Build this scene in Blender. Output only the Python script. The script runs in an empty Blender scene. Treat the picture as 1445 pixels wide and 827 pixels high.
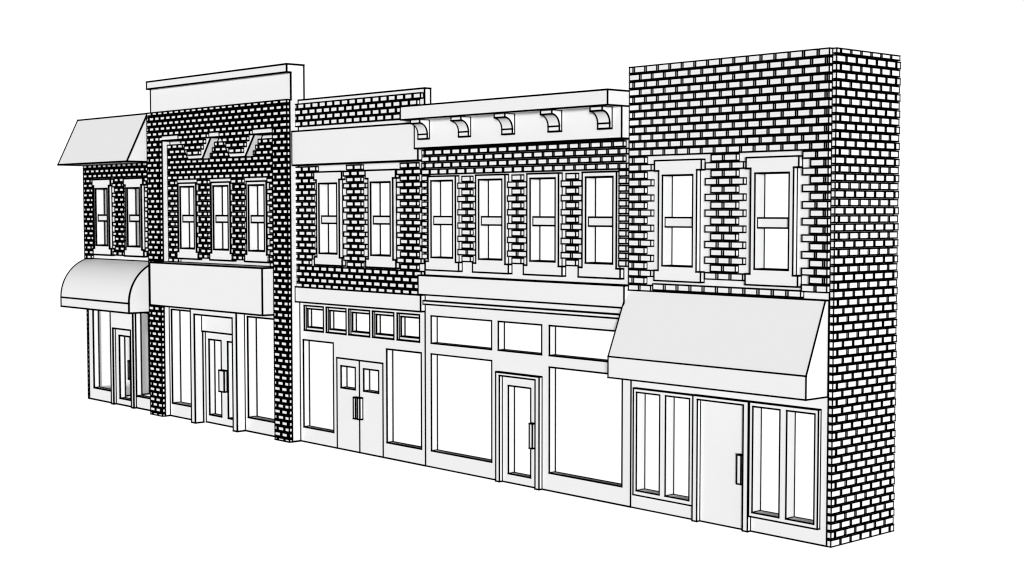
# Row of five white toy-town shop fronts drawn with black ink edges, standing in a plain white void.
import bpy, math
from mathutils import Matrix, Vector

scene = bpy.context.scene
COL = scene.collection

# ------------------------------------------------------------------ materials
def new_mat(name):
    m = bpy.data.materials.new(name)
    m.use_nodes = True
    nt = m.node_tree
    nt.nodes.clear()
    return m, nt, nt.nodes.new('ShaderNodeOutputMaterial')

def paint(name, value, scale=3.0):
    m, nt, out = new_mat(name)
    b = nt.nodes.new('ShaderNodeBsdfPrincipled')
    b.inputs['Roughness'].default_value = 0.85
    b.inputs['Specular IOR Level'].default_value = 0.0
    tc = nt.nodes.new('ShaderNodeTexCoord')
    nz = nt.nodes.new('ShaderNodeTexNoise')
    nz.inputs['Scale'].default_value = scale
    mr = nt.nodes.new('ShaderNodeMapRange')
    mr.inputs['To Min'].default_value = value * 0.993
    mr.inputs['To Max'].default_value = value * 1.007
    nt.links.new(tc.outputs['Object'], nz.inputs['Vector'])
    nt.links.new(nz.outputs['Fac'], mr.inputs['Value'])
    nt.links.new(mr.outputs['Result'], b.inputs['Base Color'])
    nt.links.new(b.outputs['BSDF'], out.inputs['Surface'])
    return m

def ink():
    m, nt, out = new_mat('black_ink')
    b = nt.nodes.new('ShaderNodeBsdfPrincipled')
    b.inputs['Base Color'].default_value = (0, 0, 0, 1)
    b.inputs['Roughness'].default_value = 1.0
    b.inputs['Specular IOR Level'].default_value = 0.0
    nt.links.new(b.outputs['BSDF'], out.inputs['Surface'])
    return m

def glass():
    m, nt, out = new_mat('clear_glass')
    t = nt.nodes.new('ShaderNodeBsdfTransparent')
    g = nt.nodes.new('ShaderNodeBsdfGlossy')
    g.inputs['Roughness'].default_value = 0.02
    mx = nt.nodes.new('ShaderNodeMixShader')
    mx.inputs['Fac'].default_value = 0.01
    nt.links.new(t.outputs[0], mx.inputs[1])
    nt.links.new(g.outputs[0], mx.inputs[2])
    nt.links.new(mx.outputs[0], out.inputs['Surface'])
    return m

ALB = 0.88
M_WALL = paint('white_painted_wall', ALB)
M_TRIM = paint('white_painted_trim', ALB)
M_CANVAS = paint('white_canvas', ALB, 6.0)
M_INK = ink()
M_GLASS = glass()

# ------------------------------------------------------------------ mesh builder
class MB:
    """collects solids; every sharp edge carries a thin round black bead"""
    def __init__(s, r):
        s.v = []; s.f = []; s.m = []; s.sm = []; s.r = r; s.done = set()

    def face(s, pts, mat=0, smooth=False):
        i = len(s.v)
        s.v.extend(pts)
        s.f.append(tuple(range(i, i + len(pts)))); s.m.append(mat); s.sm.append(smooth)

    def line(s, a, b):
        k = tuple(sorted((tuple(round(c, 4) for c in a), tuple(round(c, 4) for c in b))))
        if k in s.done or k[0] == k[1]:
            return
        s.done.add(k)
        a = Vector(a); b = Vector(b); d = (b - a).normalized()
        a = a - d * s.r * 0.8; b = b + d * s.r * 0.8
        h = Vector((0, 0, 1)) if abs(d.z) < 0.9 else Vector((1, 0, 0))
        p = d.cross(h).normalized(); q = d.cross(p)
        n = 6
        i = len(s.v)
        for c in (a, b):
            for j in range(n):
                t = 2 * math.pi * (j + 0.5) / n
                s.v.append(tuple(c + (p * math.cos(t) + q * math.sin(t)) * s.r))
        for j in range(n):
            k2 = (j + 1) % n
            s.f.append((i + j, i + k2, i + n + k2, i + n + j)); s.m.append(1); s.sm.append(False)
        s.f.append(tuple(i + j for j in range(n))[::-1]); s.m.append(1); s.sm.append(False)
        s.f.append(tuple(i + n + j for j in range(n))); s.m.append(1); s.sm.append(False)

    def box(s, x0, x1, y0, y1, z0, z1, skip=()):
        X = (x0, x1); Y = (y0, y1); Z = (z0, z1)
        P = lambda a, b, c: (X[a], Y[b], Z[c])
        for q in (((0,0,0),(1,0,0),(1,0,1),(0,0,1)), ((1,1,0),(0,1,0),(0,1,1),(1,1,1)),
                  ((1,0,0),(1,1,0),(1,1,1),(1,0,1)), ((0,1,0),(0,0,0),(0,0,1),(0,1,1)),
                  ((0,0,1),(1,0,1),(1,1,1),(0,1,1)), ((0,1,0),(1,1,0),(1,0,0),(0,0,0))):
            s.face([P(*t) for t in q])
        for a in (0, 1):
            for b in (0, 1):
                if 'x%d%d' % (a, b) not in skip: s.line(P(0, a, b), P(1, a, b))
                if 'y%d%d' % (a, b) not in skip: s.line(P(a, 0, b), P(a, 1, b))
                if 'z%d%d' % (a, b) not in skip: s.line(P(a, b, 0), P(a, b, 1))

    def cells(s, fill, holes, y0, y1, quiet=(), back=True, inner=None):
        """plate between y0 and y1: union of rectangles `fill` minus `holes` (x0,x1,z0,z1).
        rectangles listed in `quiet` give no ink where the plate's outline lies on them"""
        R = list(fill) + list(holes) + list(quiet)
        xs = sorted({round(c, 4) for r in R for c in r[:2]})
        zs = sorted({round(c, 4) for r in R for c in r[2:]})
        def inside(r, x, z): return r[0] < x < r[1] and r[2] < z < r[3]
        def on(i, k):
            if i < 0 or k < 0 or i >= len(xs) - 1 or k >= len(zs) - 1: return False
            x = (xs[i] + xs[i + 1]) / 2; z = (zs[k] + zs[k + 1]) / 2
            return any(inside(r, x, z) for r in fill) and not any(inside(r, x, z) for r in holes)
        def hush(xa, za, xb, zb):
            for r in quiet:
                if xa == xb and (abs(xa - r[0]) < 1e-4 or abs(xa - r[1]) < 1e-4) and r[2] - 1e-4 <= min(za, zb) and max(za, zb) <= r[3] + 1e-4: return True
                if za == zb and (abs(za - r[2]) < 1e-4 or abs(za - r[3]) < 1e-4) and r[0] - 1e-4 <= min(xa, xb) and max(xa, xb) <= r[1] + 1e-4: return True
            return False
        segs = []
        for i in range(len(xs) - 1):
            for k in range(len(zs) - 1):
                if not on(i, k): continue
                a, b, c, d = xs[i], xs[i + 1], zs[k], zs[k + 1]
                s.face([(a, y0, c), (b, y0, c), (b, y0, d), (a, y0, d)])
                if back: s.face([(b, y1, c), (a, y1, c), (a, y1, d), (b, y1, d)])
                for ok, p, q in ((on(i - 1, k), (a, c), (a, d)), (on(i + 1, k), (b, d), (b, c)),
                                 (on(i, k - 1), (b, c), (a, c)), (on(i, k + 1), (a, d), (b, d))):
                    if ok: continue
                    s.face([(p[0], y0, p[1]), (q[0], y0, q[1]), (q[0], y1, q[1]), (p[0], y1, p[1])])
                    segs.append((p, q))
        # merge collinear outline pieces, ink them front and back, ink the corners through
        cnt = {}
        for p, q in segs:
            for e, o in ((p, q), (q, p)):
                cnt.setdefault(e, []).append('v' if p[0] == q[0] else 'h')
        for p, q in segs:
            if hush(p[0], p[1], q[0], q[1]): continue
            for y in (y0, y1): s.line((p[0], y, p[1]), (q[0], y, q[1]))
        for e, ds in cnt.items():
            if 'v' in ds and 'h' in ds:
                if any((abs(e[0] - r[0]) < 1e-4 or abs(e[0] - r[1]) < 1e-4) and (abs(e[1] - r[2]) < 1e-4 or abs(e[1] - r[3]) < 1e-4) for r in quiet): continue
                s.line((e[0], y0, e[1]), (e[0], y1, e[1]))

    def prism_x(s, prof, x0, x1, curve=(), noink=()):
        """solid with outline prof [(y,z)...] swept from x0 to x1; `curve` = indices of outline
        pieces that belong to one smooth curve, `noink` = vertices without an edge line"""
        n = len(prof)
        s.face([(x1, y, z) for y, z in prof]); s.face([(x0, y, z) for y, z in prof][::-1])
        cs = sorted(curve)
        if cs:
            base = len(s.v)
            ids = cs + [(cs[-1] + 1) % n]
            for j in ids:
                y, z = prof[j]
                s.v.append((x0, y, z)); s.v.append((x1, y, z))
            for t in range(len(cs)):
                a = base + 2 * t
                s.f.append((a, a + 1, a + 3, a + 2)); s.m.append(0); s.sm.append(True)
        for j in range(n):
            k = (j + 1) % n
            (ya, za), (yb, zb) = prof[j], prof[k]
            if j not in curve:
                s.face([(x0, ya, za), (x1, ya, za), (x1, yb, zb), (x0, yb, zb)])
            for x in (x0, x1): s.line((x, ya, za), (x, yb, zb))
            if j not in noink: s.line((x0, ya, za), (x1, ya, za))

    def prism_y(s, prof, y0, y1, skip=()):
        n = len(prof)
        s.face([(x, y0, z) for x, z in prof]); s.face([(x, y1, z) for x, z in prof][::-1])
        for j in range(n):
            k = (j + 1) % n
            (xa, za), (xb, zb) = prof[j], prof[k]
            s.face([(xa, y0, za), (xb, y0, zb), (xb, y1, zb), (xa, y1, za)])
            if j in skip: continue
            for y in (y0, y1): s.line((xa, y, za), (xb, y, zb))
            for x, z in (prof[j], prof[k]): s.line((x, y0, z), (x, y1, z))

    def build(s, name, mat, parent, ink_mat=True):
        me = bpy.data.meshes.new(name)
        me.from_pydata(s.v, [], s.f)
        me.materials.append(mat)
        if ink_mat: me.materials.append(M_INK)
        me.polygons.foreach_set('material_index', s.m)
        me.polygons.foreach_set('use_smooth', s.sm)
        me.update()
        o = bpy.data.objects.new(name, me)
        COL.objects.link(o)
        o.parent = parent
        if parent is not None:
            if parent.type == 'EMPTY': o.matrix_parent_inverse = Matrix.Translation(-parent.location)
        return o

def building(x, label):
    o = bpy.data.objects.new('shop_building', None)
    COL.objects.link(o)
    o.location = (x, 0, 0)
    o['label'] = label; o['category'] = 'shop building'; o['group'] = 'white brick shop buildings in one row'
    return o

def pane(rect, y, parent):
    b = MB(0.01)
    x0, x1, z0, z1 = rect
    X = (x0, x1); Y = (y, y + 0.012); Z = (z0, z1)
    P = lambda a, c, d: (X[a], Y[c], Z[d])
    for q in (((0,0,0),(1,0,0),(1,0,1),(0,0,1)), ((1,1,0),(0,1,0),(0,1,1),(1,1,1)),
              ((1,0,0),(1,1,0),(1,1,1),(1,0,1)), ((0,1,0),(0,0,0),(0,0,1),(0,1,1)),
              ((0,0,1),(1,0,1),(1,1,1),(0,1,1)), ((0,1,0),(1,1,0),(1,0,0),(0,0,0))):
        b.face([P(*t) for t in q])
    return b.build('pane', M_GLASS, parent, ink_mat=False)

T = 0.19          # thickness of every front wall
BR = 0.095        # how far a brick stands out of its wall

THIN = 0.85        # the joints are drawn with a finer pen than the outlines
def brick_row(b, zt, spans, y=0.0, h=0.125, flush=None):
    pen = b.r; b.r = pen * THIN
    for x0, x1 in spans:
        skip = []
        if flush is not None and abs(x1 - flush) < 1e-3: skip.append('z11')
        b.box(x0, x1, y - BR, y, zt - h, zt, skip)
    b.r = pen

P_ = 0.3345; L_ = 0.285
def course(x0, x1, half, first=0.098, gap=0.05, end=None):
    """brick spans of one course from x0 to x1, starting with a half brick or a whole one"""
    out = []; x = x0
    w = first if half else L_
    while x < x1 - 0.015:
        e = min(x + w, x1)
        out.append((x, e))
        x = x + w + gap; w = L_
    return out

def sash_window(parent, cx, r, head=True):
    p = -0.115
    J, S, O = 0.513, 0.63, 0.41
    b = MB(r)
    fill = [(cx - J, cx + J, 4.918, 7.415 if head else 7.215), (cx - S, cx + S, 4.918, 5.13)]
    if head: fill.append((cx - S, cx + S, 7.205, 7.415))
    op = (cx - O, cx + O, 5.23, 7.108)
    # flange, then the lining of the opening; the seam between the two carries no ink
    b.cells(fill, [op], p, 0.0, quiet=[op])
    b.cells([(op[0] - .06, op[1] + .06, op[2] - .06, op[3] + .06)], [op], 0.0, T, quiet=[op, (op[0] - .06, op[1] + .06, op[2] - .06, op[3] + .06)])
    x0, x1, z0, z1 = op
    for y in (p, T):
        for q in (((x0, y, z0), (x1, y, z0)), ((x0, y, z1), (x1, y, z1)), ((x0, y, z0), (x0, y, z1)), ((x1, y, z0), (x1, y, z1))): b.line(*q)
    for x in (x0, x1):
        for z in (z0, z1): b.line((x, p, z), (x, T, z))
    w = b.build('window', M_TRIM, parent)
    m = MB(r); m.box(x0, x1, -0.028, 0.10, 6.04, 6.233); m.build('meeting_rail', M_TRIM, w)
    pane((x0 + .002, x1 - .002, z0 + .002, 6.04 - .002), 0.15, w)
    pane((x0 + .002, x1 - .002, 6.235, z1 - .002), 0.15, w)
    return (op[0] - .06, op[1] + .06, op[2] - .06, op[3] + .06)

def win_hole(cx): return (cx - .47, cx + .47, 5.17, 7.168)

def plain_window(parent, rect, y=0.15, name='shop_window'):
    """a pane set straight into the wall opening"""
    x0, x1, z0, z1 = rect
    o = pane((x0 + .004, x1 - .004, z0 + .004, z1 - .004), y, parent)
    o.name = name
    return o

def door_frame(parent, outer, inner, r, y0=-0.095, y1=0.0):
    b = MB(r)
    b.cells([outer], [(inner[0], inner[1], -1.0, inner[3])], y0, y1)
    return b.build('door_frame', M_TRIM, parent)

def door(parent, rect, r, glasses=(), handle=None, y=0.0, outline=True):
    b = MB(r)
    b.cells([rect], list(glasses), y, y + T, quiet=() if outline else [rect])
    d = b.build('door', M_TRIM, parent)
    for g in glasses: pane((g[0] + .004, g[1] - .004, g[2] + .004, g[3] - .004), y + 0.14, d)
    if handle:
        h = MB(r); h.box(handle[0], handle[1], y - 0.10, y, handle[2], handle[3]); h.build('handle', M_TRIM, d)
    return d

# ------------------------------------------------------------------ camera
CAM = Vector((16.3079, -23.1281, 6.3688)); YAW, PITCH = 0.827239, 0.0556837
FPX = 2074.98
fw = Vector((-math.sin(YAW) * math.cos(PITCH), math.cos(YAW) * math.cos(PITCH), -math.sin(PITCH)))
rt = Vector((math.cos(YAW), math.sin(YAW), 0)); up = rt.cross(fw)
cd = bpy.data.cameras.new('camera'); cam = bpy.data.objects.new('camera', cd); COL.objects.link(cam)
cam.matrix_world = Matrix(((rt.x, up.x, -fw.x, CAM.x), (rt.y, up.y, -fw.y, CAM.y), (rt.z, up.z, -fw.z, CAM.z), (0, 0, 0, 1)))
cd.sensor_width = 36.0; cd.lens = 36.0 * FPX / 1445.0
cd.clip_start = 0.1; cd.clip_end = 1000
scene.camera = cam

# thickness of the drawn edge per building (a drawing keeps its pen: the far shops got a thicker bead)
PEN = 6.4e-4
R5, R4, R3, R2, R1 = (PEN * d for d in (28.6, 33.0, 37.8, 42.8, 47.6))

# ================================================================== building 5: the right-hand end
B5 = building(-2.53, 'tallest white shop with exposed brick side wall and big straight sloping awning over its door')
X5 = -5.065; H5 = 9.4
W5 = (-3.692, -1.286)
FL = (-4.925, -3.262, .300, 2.592); FR = (-1.813, -.165, .310, 2.598)
GL = [(-4.835, -4.178, .397, 2.513), (-4.015, -3.362, .397, 2.513)]
GR = [(-1.727, -1.068, .397, 2.513), (-.904, -.247, .397, 2.513)]
def lin(g, d=.03): return (g[0] - d, g[1] + d, g[2] - d, g[3] + d)
b = MB(R5)
hs = [win_hole(c) for c in W5] + [lin(g) for g in GL + GR] + [(-3.19, -1.885, -1, 2.55)]
b.cells([(X5, 0.0, 0.0, H5)], hs, 0.0, T, quiet=hs)
b.line((X5, 0, 0), (-3.19, 0, 0)); b.line((-1.885, 0, 0), (0, 0, 0))
for k in range(0, 12):
    zt = 9.40 - .1585 * k
    brick_row(b, zt, course(X5, 0.0, k % 2 == 0))
for k in range(12, 30):
    zt = 9.40 - .1585 * k
    e = k % 2 == 0
    brick_row(b, zt, [(-5.065, -4.968), (-4.916, -4.625)] if e else [(-5.065, -4.78), (-4.73, -4.438)])
    if k <= 27: brick_row(b, zt, [(-2.817, -2.533), (-2.481, -2.182)] if e else [(-2.968, -2.677), (-2.622, -2.34), (-2.288, -2.0)])
    if k <= 28: brick_row(b, zt, [(-.577, -.288), (-.240, 0.0)] if e else [(-.395, -.098), (-.050, 0.0)])
brick_row(b, 4.842, [(-4.372 + .3484 * i, -4.372 + .3484 * i + .292) for i in range(11)], h=.122)
b.build('brick_wall', M_WALL, B5)
# side wall
b = MB(R5)
b.box(-T, 0.0, T, 2.09, 0.0, H5, ('z00', 'z10', 'y11', 'y10', 'x00', 'x01'))
b.r = R5 * 0.82
for k in range(60):
    z0 = .1578 * k; z1 = min(z0 + .122, H5)
    if z0 > H5 - .02: break
    if k == 59: z0 = 9.315
    if k % 2 == 0: spans = [(.334 * i, min(.334 * i + .281, 2.122)) for i in range(7)]
    else: spans = [(0.0, .104)] + [(.153 + .334 * i, .153 + .334 * i + .276) for i in range(6)]
    for y0, y1 in spans: b.box(0.0, BR, y0, y1, z0 if k < 59 else 9.315, z1)
b.build('side_wall', M_WALL, B5)
for c in W5: sash_window(B5, c, R5)
for F, G in ((FL, GL), (FR, GR)):
    b = MB(R5)
    b.cells([F], G, -0.075, 0.0, quiet=G)
    for g in G:
        b.cells([lin(g)], [g], 0.0, T, quiet=[g, lin(g)])
        x0, x1, z0, z1 = g
        for y in (-0.075, T):
            for q in (((x0, y, z0), (x1, y, z0)), ((x0, y, z1), (x1, y, z1)), ((x0, y, z0), (x0, y, z1)), ((x1, y, z0), (x1, y, z1))): b.line(*q)
        for x in (x0, x1):
            for z in (z0, z1): b.line((x, -0.075, z), (x, T, z))
    o = b.build('shop_window', M_TRIM, B5)
    for g in G: pane((g[0] + .002, g[1] - .002, g[2] + .002, g[3] - .002), 0.15, o)
door_frame(B5, (-3.255, -1.823, 0, 2.598), (-3.135, -1.948, 0, 2.522), R5)
door(B5, (-3.19, -1.885, 0.0, 2.55), R5, (), (-2.098, -1.994, .925, 1.508))
b = MB(R5)
b.prism_x([(-.0, 4.685), (-.10, 4.685), (-.68, 3.30), (-.68, 2.855), (0.0, 2.855)], -5.10, -.022)
b.build('awning', M_CANVAS, B5)

# ================================================================== building 4: bracketed cornice
B4 = building(-8.55, 'white shop with five curved brackets under its cornice and four tall upstairs windows')
X4 = -12.03
W4 = (-11.245, -9.472, -7.698, -5.925)
TR4 = [(-11.80, -9.55, 3.094, 3.776), (-9.317, -7.837, 3.094, 3.776), (-7.587, -5.322, 3.094, 3.776)]
BG4 = [(-11.80, -9.547, .405, 2.83), (-7.587, -5.322, .405, 2.83)]
b = MB(R4)
q4 = [win_hole(c) for c in W4] + [(-9.22, -7.91, -1, 2.55)]
b.cells([(X4, X5, 0.0, 8.58)], q4 + TR4 + BG4, 0.0, T, quiet=q4)
b.line((X4, 0, 0), (-9.22, 0, 0)); b.line((-7.91, 0, 0), (X5, 0, 0))
for j in range(4):
    zt = 7.86 - .1583 * j
    if j % 2 == 0:
        sp = [(-12.028, -11.938)] + [(-11.878 + .3345 * i, -11.878 + .3345 * i + .282) for i in range(20)]
    else:
        sp = [(-12.028, -11.745)] + [(-11.69 + .3345 * i, min(-11.69 + .3345 * i + .282, -5.145)) for i in range(20) if -11.69 + .3345 * i < -5.2]
    brick_row(b, zt, sp, h=.115)
for j in range(13):
    zt = 7.232 - .1605 * j
    brick_row(b, zt, [(-12.028, -11.82), (-5.353, -5.146)], h=.115)
    zt = 7.197 - .1595 * j
    for i in range(3):
        o = 1.773 * i
        brick_row(b, zt, [(-10.51 + o, -10.21 + o)] if j % 2 == 0 else [(-10.66 + o, -10.366 + o), (-10.304 + o, -10.02 + o)], h=.122)
b.build('brick_wall', M_WALL, B4)
for c in W4: sash_window(B4, c, R4, head=False)
for g in TR4: plain_window(B4, g, name='transom_window')
for g in BG4: plain_window(B4, g)
door_frame(B4, (-9.302, -7.826, 0, 2.588), (-9.177, -7.955, 0, 2.515), R4)
door(B4, (-9.22, -7.91, 0.0, 2.55), R4, [(-8.966, -8.20, .210, 2.289)], (-8.143, -8.046, .921, 1.490), outline=True)
b = MB(R4); b.box(X4, -5.07, -.325, 0.0, 7.905, 8.586, ('x01', 'y11')); b.build('frieze', M_TRIM, B4)
b = MB(R4); b.box(X4, -5.07, -.757, T, 8.586, 8.905); cor = b.build('cornice', M_TRIM, B4)
for i in range(5):
    xr = -5.349 - 1.525 * i
    b = MB(R4)
    n = 12
    arc = [(-.628 + .232 * math.sin(t), 8.233 + .257 * math.cos(t)) for t in (math.pi / 2 * k / n for k in range(n + 1))]
    prof = [(-.325, 8.586), (-.628, 8.586)] + arc + [(-.396, 8.123), (-.325, 8.123)]
    b.prism_x(prof, xr - .352, xr, curve=range(2, 2 + n), noink=tuple(range(3, 2 + n)) + (0,))
    b.build('bracket', M_TRIM, cor)
b = MB(R4); b.box(X4, -5.08, -.22, 0.0, 4.308, 4.780); b.build('fascia_board', M_TRIM, B4)
b = MB(R4); b.box(X4, X5, -.075, 0.0, 4.060, 4.145); b.build('moulding', M_TRIM, B4)

# ================================================================== building 3: parapet, two windows, double door
B3 = building(-14.77, 'white shop with plain double door under a row of five small square windows')
X3 = -17.50
W3 = (-15.985, -13.687)
TR3 = [(-17.29, -16.38), (-16.25, -15.345), (-15.23, -14.312), (-14.19, -13.293), (-13.158, -12.253)]
BG3 = [(-17.345, -15.932, .405, 2.826), (-13.60, -12.188, .402, 2.826)]
b = MB(R3)
q3 = [win_hole(c) for c in W3]
dh = (-15.775, -13.76, -1, 2.442)
b.cells([(X3, X4, 0.0, 9.40)], q3 + [(a, c, 3.092, 3.775) for a, c in TR3] + BG3 + [dh], 0.0, T, quiet=q3 + [dh])
b.line((X3, 0, 0), (-15.775, 0, 0)); b.line((-13.76, 0, 0), (X4, 0, 0))
for j, zt in enumerate((9.281, 9.122, 8.963, 8.804)):
    if j % 2 == 0: sp = [(-17.515, -17.43)] + [(-17.37 + .3345 * i, -17.37 + .3345 * i + .278) for i in range(16)]
    else: sp = [(-17.515, -17.248)] + [(-17.18 + .3345 * i, -17.18 + .3345 * i + .278) for i in range(15)]
    brick_row(b, zt, sp)
for j in range(21):
    zt = 7.565 - .1588 * j
    if j <= 16:
        if j % 2 == 0:
            n = 2 if j == 16 else 3
            sp = [(-17.52, -17.238), (-17.176, -16.90), (-16.842, -16.56)][:n]
            sp += [(-15.155, -14.868), (-14.82, -14.54), (-12.885, -12.599), (-12.544, -12.247)]
        else:
            sp = [(-17.52, -17.43), (-17.36, -17.092), (-17.03, -16.75)]
            sp += [(-15.293, -15.026), (-14.96, -14.69), (-14.634, -14.357), (-13.024, -12.743), (-12.692, -12.411), (-12.36, -12.075)]
    elif j % 2 == 1: sp = [(-17.515, -17.435)] + [(-17.356 + .3345 * i, -17.356 + .3345 * i + .272) for i in range(16)]
    else: sp = [(-17.515, -17.238)] + [(-17.158 + .3345 * i, min(-17.158 + .3345 * i + .272, -12.05)) for i in range(16) if -17.158 + .3345 * i < -12.1]
    brick_row(b, zt, sp, h=.115)
b.build('brick_wall', M_WALL, B3)
for c in W3: sash_window(B3, c, R3)
for a, c in TR3:
    b = MB(R3)
    g = (a + .074, c - .074, 3.180, 3.688)
    b.cells([(a + .001, c - .001, 3.093, 3.774)], [g], .068, T - .002)
    o = b.build('transom_window', M_TRIM, B3)
    pane((g[0] + .002, g[1] - .002, g[2] + .002, g[3] - .002), 0.15, o)
for g in BG3: plain_window(B3, g)
door(B3, (-15.775, -14.770, 0.0, 2.442), R3, [(-15.593, -14.950, 1.650, 2.240)], (-14.912, -14.818, .900, 1.458))
door(B3, (-14.768, -13.760, 0.0, 2.442), R3, [(-14.589, -13.940, 1.650, 2.238)], (-14.727, -14.633, .900, 1.462))
b = MB(R3); b.box(X3, X4, -.22, 0.0, 7.620, 8.538); b.build('signboard', M_TRIM, B3)
b = MB(R3); b.box(X3, X4, -.15, 0.0, 3.875, 4.287); b.build('fascia_board', M_TRIM, B3)

# ================================================================== building 2: brick piers, pendants, panelled parapet
B2 = building(-21.35, 'white shop with full height brick piers at both ends and a deep blank box sign')
X2 = -25.20; PL = -24.47; PR = -18.20
PY = -.285
W2 = (-23.285, -21.37, -19.46)
b = MB(R2)
q2 = [win_hole(c) for c in W2]
b.cells([(PL, PR, 3.485, 9.40)], q2, 0.0, T, quiet=q2 + [(PL, PR, 3.485, 9.40)])
# piers and the band that joins them at the top
PIER = [(X2, PL, 0.0, 9.40), (PR, X3, 0.0, 9.40), (X2, X3, 8.53, 9.40)]
b.cells(PIER, [], PY, 0.0, quiet=[(X2, X3, 9.40, 9.5)])
b.box(X2, PL, 0.0, T, 0, 9.40, ('z00', 'z10', 'y11', 'y01', 'y10', 'y00', 'x00', 'x01'))
b.box(PR, X3, 0.0, T, 0, 9.40, ('z00', 'z10', 'y11', 'y01', 'y10', 'y00', 'x00', 'x01'))
# pendants
PEND = (-22.493, -20.157)
for c in PEND:
    b.prism_y([(c - .893, 8.53), (c - .40, 7.915), (c + .403, 7.915), (c + .893, 8.53)], PY, 0.0, skip=(3,))
# top band of bricks
for j in range(5):
    zt = 9.26 - .1585 * (j - 1); h = .108
    if j == 0: zt = 9.40; h = .085
    if j % 2 == 0: sp = [(X2, -24.928)] + [(-24.85 + .3345 * i, min(-24.85 + .3345 * i + .258, X3)) for i in range(23) if -24.85 + .3345 * i < X3 - .03]
    else: sp = [(X2, -25.10)] + [(-25.03 + .3345 * i, min(-25.03 + .3345 * i + .258, X3)) for i in range(23) if -25.03 + .3345 * i < X3 - .03]
    sp[-1] = (sp[-1][0], X3)
    brick_row(b, zt, sp, y=PY, h=h, flush=X3)
for c in PEND:
    o = c + 22.493
    for j, sp in enumerate(([(-23.309, -23.055), (-22.995, -22.74), (-22.675, -22.40), (-22.335, -22.068), (-21.995, -21.70)],
                            [(-23.136, -22.885), (-22.81, -22.54), (-22.473, -22.205), (-22.135, -21.87)],
                            [(-22.945, -22.68), (-22.615, -22.345), (-22.27, -22.005)],
                            [(-22.79, -22.52), (-22.455, -22.155)])):
        brick_row(b, 8.637 - .1625 * j, [(p + o, q + o) for p, q in sp], y=PY, h=.11)
# bricks on the piers
for j in range(55):
    zt = 8.628 - .1585 * j
    if zt < .05: break
    h = min(.112, zt)
    for o in (0.0, PR - PL + .74):
        if j % 2 == 0: sp = [(-25.20, -25.10), (-25.03, -24.77), (-24.70, -24.47)]
        else: sp = [(-25.20, -24.93), (-24.85, -24.59), (-24.53, -24.47)]
        off = o if o == 0 else (PR - X2)
        sp = [(p + off, q + off) for p, q in sp]
        e = X3 if o else PL
        sp[-1] = (sp[-1][0], e)
        brick_row(b, zt, sp, y=PY, h=h, flush=e)
# recessed brickwork
def rec(even, x0, x1):
    s0 = [(-24.50, -24.225)] + [(-24.155 + .3345 * i, -24.155 + .3345 * i + .27) for i in range(20)]
    s1 = [(-24.50, -24.40)] + [(-24.33 + .3345 * i, -24.33 + .3345 * i + .27) for i in range(20)]
    return [(max(p, x0), min(q, x1)) for p, q in (s0 if even else s1) if q > x0 + .02 and p < x1 - .02]
for k in range(23):
    zt = 8.394 - .1583 * k; e = k % 2 == 0
    if k < 7: sp = rec(e, PL, PR)
    else:
        sp = rec(e, PL, -23.885 if e else -24.05)
        if k == 22: sp = rec(e, PL, -23.885)
        if k <= 21:
            for o in (0.0, 1.90):
                sp += [(-22.63 + o, -22.58 + o), (-22.532 + o, -22.272 + o), (-22.186 + o, -21.968 + o)] if e else [(-22.715 + o, -22.455 + o), (-22.37 + o, -22.150 + o)]
        sp += [(-18.80, -18.54), (-18.47, PR)] if e else [(-18.925, -18.66), (-18.59, -18.33), (-18.26, PR)]
    if zt > 7.93:          # keep clear of the hanging pendants
        hw = .40 + .493 * (zt - 7.915) / .615 + .012
        for c in PEND:
            cut = []
            for p, q in sp:
                if q <= c - hw or p >= c + hw: cut.append((p, q))
                else:
                    if p < c - hw - .05: cut.append((p, c - hw))
                    if q > c + hw + .05: cut.append((c + hw, q))
            sp = cut
    brick_row(b, zt, sp, h=.108)
b.build('brick_wall', M_WALL, B2)
for c in W2: sash_window(B2, c, R2, head=False)
b = MB(R2)
b.box(X2, X3, -.24, T, 9.40, 10.148, ('x01', 'x00', 'y10', 'y11', 'y01', 'y00', 'x11'))
pp = b.build('parapet_panel', M_TRIM, B2)
b = MB(R2); b.box(X2, X3, -.37, T, 10.148, 10.368, ('y10', 'x10'))
b.box(X2, X3, -.3695, -.24, 10.1478, 10.1479, ('x10', 'x00', 'x01', 'x11', 'z00', 'z01', 'z10', 'z11', 'y00', 'y01', 'y11'))
b.build('coping', M_TRIM, B2)
b = MB(R2); b.box(PL, -18.235, -.74, 0.0, 3.485, 4.790); b.build('box_sign', M_TRIM, B2)
# shop front
SL = (-24.336, -22.76, .40, 3.324); SR = (-20.005, -18.40, .40, 3.328)
b = MB(R2)
b.cells([(PL, PR, 0.0, 3.485)], [SL, SR, (-22.60, -20.27, -1, 3.38)], -.10, T, quiet=[(-22.60, -20.27, -1, 3.38)])
b.build('shop_front_wall', M_WALL, B2)
for g in (SL, SR): plain_window(B2, g)
door_frame(B2, (-22.712, -20.165, 0, 3.485), (-22.502, -20.371, 0, 3.280), R2, y0=-.38, y1=-.10)
for x0, x1 in ((-22.60, -22.502), (-20.371, -20.27)):
    b = MB(R2)
    b.box(x0, x1, -.099, T, 0, 3.28, ('z00', 'z10', 'z01', 'z11', 'y00', 'y01', 'y10', 'y11', 'x00', 'x01', 'x10', 'x11'))
    b.build('door_jamb', M_TRIM, B2)
b = MB(R2); b.box(-22.502, -20.371, -.125, 0.0, 2.760, 3.28); b.build('transom_panel', M_TRIM, B2)
door(B2, (-22.502, -20.371, 0.0, 2.78), R2, [(-22.306, -21.61, .238, 2.518), (-21.256, -20.55, .233, 2.514)], (-21.593, -21.312, 1.018, 1.646))

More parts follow.
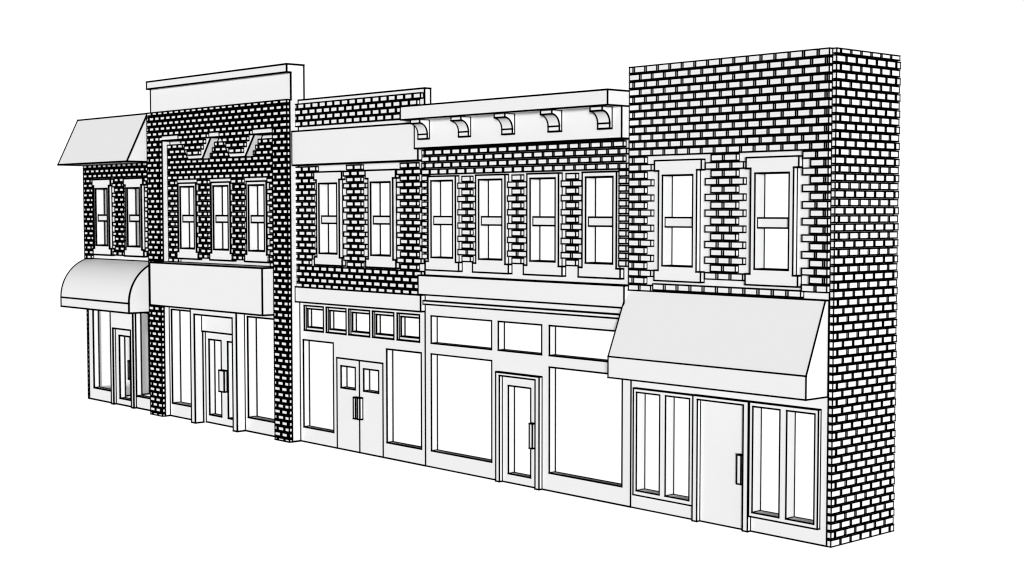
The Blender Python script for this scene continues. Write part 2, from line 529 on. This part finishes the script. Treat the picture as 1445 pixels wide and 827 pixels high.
# ================================================================== building 1: two awnings, far left
B1 = building(-27.63, 'white shop with curved barrel awning over its door and sloping hood at its roofline')
X1 = -30.07
W1 = (-28.795, -26.63)
O1 = (-29.75, -28.335, .392, 3.12); O2 = (-26.825, -25.42, .382, 3.12)
DH1 = (-28.25, -26.90, -1, 2.56)
b = MB(R1)
q1 = [win_hole(c) for c in W1]
b.cells([(X1, X2, 0.0, 9.38)], q1 + [O1, O2, DH1], 0.0, T, quiet=q1 + [DH1])
b.line((X1, 0, 0), (-28.25, 0, 0)); b.line((-26.90, 0, 0), (X2, 0, 0))
for j in range(20):
    zt = 7.905 - .1592 * j; e = j % 2 == 0
    if j < 3:
        sp = ([(-30.08, -29.83)] + [(-29.735 + .338 * i, -29.735 + .338 * i + .255) for i in range(13)] + [(-25.34, X2)]) if e else ([(-30.08, -29.97)] + [(-29.90 + .338 * i, -29.90 + .338 * i + .255) for i in range(13)] + [(-25.51, -25.25)])
    else:
        sp = [(-30.08, -29.83), (-29.735, -29.46)] if e else [(-30.08, -29.965), (-29.90, -29.63)]
        if j <= 18:
            sp += [(-28.06, -27.82), (-27.715, -27.46)] if e else [(-27.905, -27.66), (-27.565, -27.32)]
            sp += [(-25.75, -25.49), (-25.41, X2)] if e else [(-25.92, -25.66), (-25.58, -25.32), (-25.25, X2)]
    brick_row(b, zt, sp, h=.108)
b.build('brick_wall', M_WALL, B1)
b = MB(R1)
b.box(X1, X1 + .22, T, 2.12, 0.0, 9.38, ('z00', 'z10'))
b.r = R1 * THIN
for k in range(59):
    z0 = .1592 * k
    if z0 > 9.3: break
    sp = [(.338 * i, min(.338 * i + .26, 2.12)) for i in range(7)] if k % 2 == 0 else [(0, .1)] + [(.17 + .338 * i, min(.17 + .338 * i + .26, 2.12)) for i in range(6)]
    for y0, y1 in sp: b.box(X1 - .10, X1, y0, y1, z0, z0 + .108)
b.build('side_wall', M_WALL, B1)
for c in W1: sash_window(B1, c, R1)
for g in (O1, O2): plain_window(B1, g)
door_frame(B1, (-28.335, -26.825, 0, 3.18), (-28.182, -26.968, 0, 2.514), R1)
door(B1, (-28.25, -26.90, 0.0, 2.56), R1, [(-27.925, -27.19, .204, 2.284)], (-27.15, -27.05, .915, 1.508))
b = MB(R1)
n = 20; Rr = 1.32; yc = -.975 + Rr
t1 = math.acos(yc / Rr)
arc = [(yc - Rr * math.cos(t), 3.490 + Rr * math.sin(t)) for t in (t1 * (1 - k / n) for k in range(n + 1))]
prof = arc + [(-.975, 3.188), (0.0, 3.188)]
b.prism_x(prof, -30.07, -25.41, curve=range(0, n), noink=tuple(range(1, n)))
b.build('awning', M_CANVAS, B1)
b = MB(R1)
b.prism_x([(0.0, 9.40), (-.27, 9.405), (-1.0, 7.906), (0.0, 7.906)], -30.08, -25.37)
b.build('hood', M_CANVAS, B1)

# ------------------------------------------------------------------ light
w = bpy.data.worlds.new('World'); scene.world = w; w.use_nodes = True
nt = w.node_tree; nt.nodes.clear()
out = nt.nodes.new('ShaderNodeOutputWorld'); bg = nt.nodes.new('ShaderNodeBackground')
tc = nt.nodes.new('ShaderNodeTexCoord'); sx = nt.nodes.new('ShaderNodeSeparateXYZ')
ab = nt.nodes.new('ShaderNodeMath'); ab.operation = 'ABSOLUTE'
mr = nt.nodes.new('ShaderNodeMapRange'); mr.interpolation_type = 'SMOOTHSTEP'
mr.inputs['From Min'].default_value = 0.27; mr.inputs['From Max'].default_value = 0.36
mr.inputs['To Min'].default_value = 1.07; mr.inputs['To Max'].default_value = 0.03  # sky shaped: darkened overhead and below, out of view, so flat tops stay grey
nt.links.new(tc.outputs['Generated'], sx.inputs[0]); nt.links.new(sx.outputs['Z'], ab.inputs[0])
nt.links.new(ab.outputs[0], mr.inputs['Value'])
# added glow in the unseen sky to the right, to lift the right-facing sides
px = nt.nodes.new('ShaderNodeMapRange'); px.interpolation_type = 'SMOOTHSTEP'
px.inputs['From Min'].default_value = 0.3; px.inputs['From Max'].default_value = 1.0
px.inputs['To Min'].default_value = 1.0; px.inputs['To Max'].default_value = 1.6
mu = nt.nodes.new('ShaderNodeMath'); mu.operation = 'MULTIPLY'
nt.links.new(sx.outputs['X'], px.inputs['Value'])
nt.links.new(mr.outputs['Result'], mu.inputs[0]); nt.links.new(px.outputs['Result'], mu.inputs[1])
# sky dimmed in front of the row, out of view, for less contact shading
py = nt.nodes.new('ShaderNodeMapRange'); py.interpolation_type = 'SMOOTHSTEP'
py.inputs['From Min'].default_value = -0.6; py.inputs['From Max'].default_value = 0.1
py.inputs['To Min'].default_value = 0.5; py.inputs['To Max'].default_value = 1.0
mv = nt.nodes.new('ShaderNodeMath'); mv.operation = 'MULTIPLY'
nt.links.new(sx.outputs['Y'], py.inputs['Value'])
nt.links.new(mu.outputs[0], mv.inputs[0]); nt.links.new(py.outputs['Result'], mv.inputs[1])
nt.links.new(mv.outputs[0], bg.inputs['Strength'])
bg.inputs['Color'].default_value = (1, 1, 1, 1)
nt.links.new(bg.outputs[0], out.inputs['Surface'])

sl = bpy.data.lights.new('sun', 'SUN'); sl.energy = 3.25; sl.angle = math.radians(8); sl.color = (1, 1, 1)
sun = bpy.data.objects.new('sun', sl); COL.objects.link(sun)
d = Vector((-0.70, 0.714, -0.03)).normalized()
sun.rotation_euler = d.to_track_quat('-Z', 'Y').to_euler()

scene.view_settings.view_transform = 'Standard'
try: scene.view_settings.look = 'None'
except Exception: pass
scene.view_settings.exposure = 0.0; scene.view_settings.gamma = 1.0
scene.view_settings.use_curve_mapping = False
scene.render.engine = 'CYCLES'
scene.cycles.max_bounces = 6; scene.cycles.diffuse_bounces = 5; scene.cycles.transparent_max_bounces = 12
scene.cycles.use_denoising = True
scene.cycles.pixel_filter_type = 'BLACKMAN_HARRIS'; scene.cycles.filter_width = 1.2
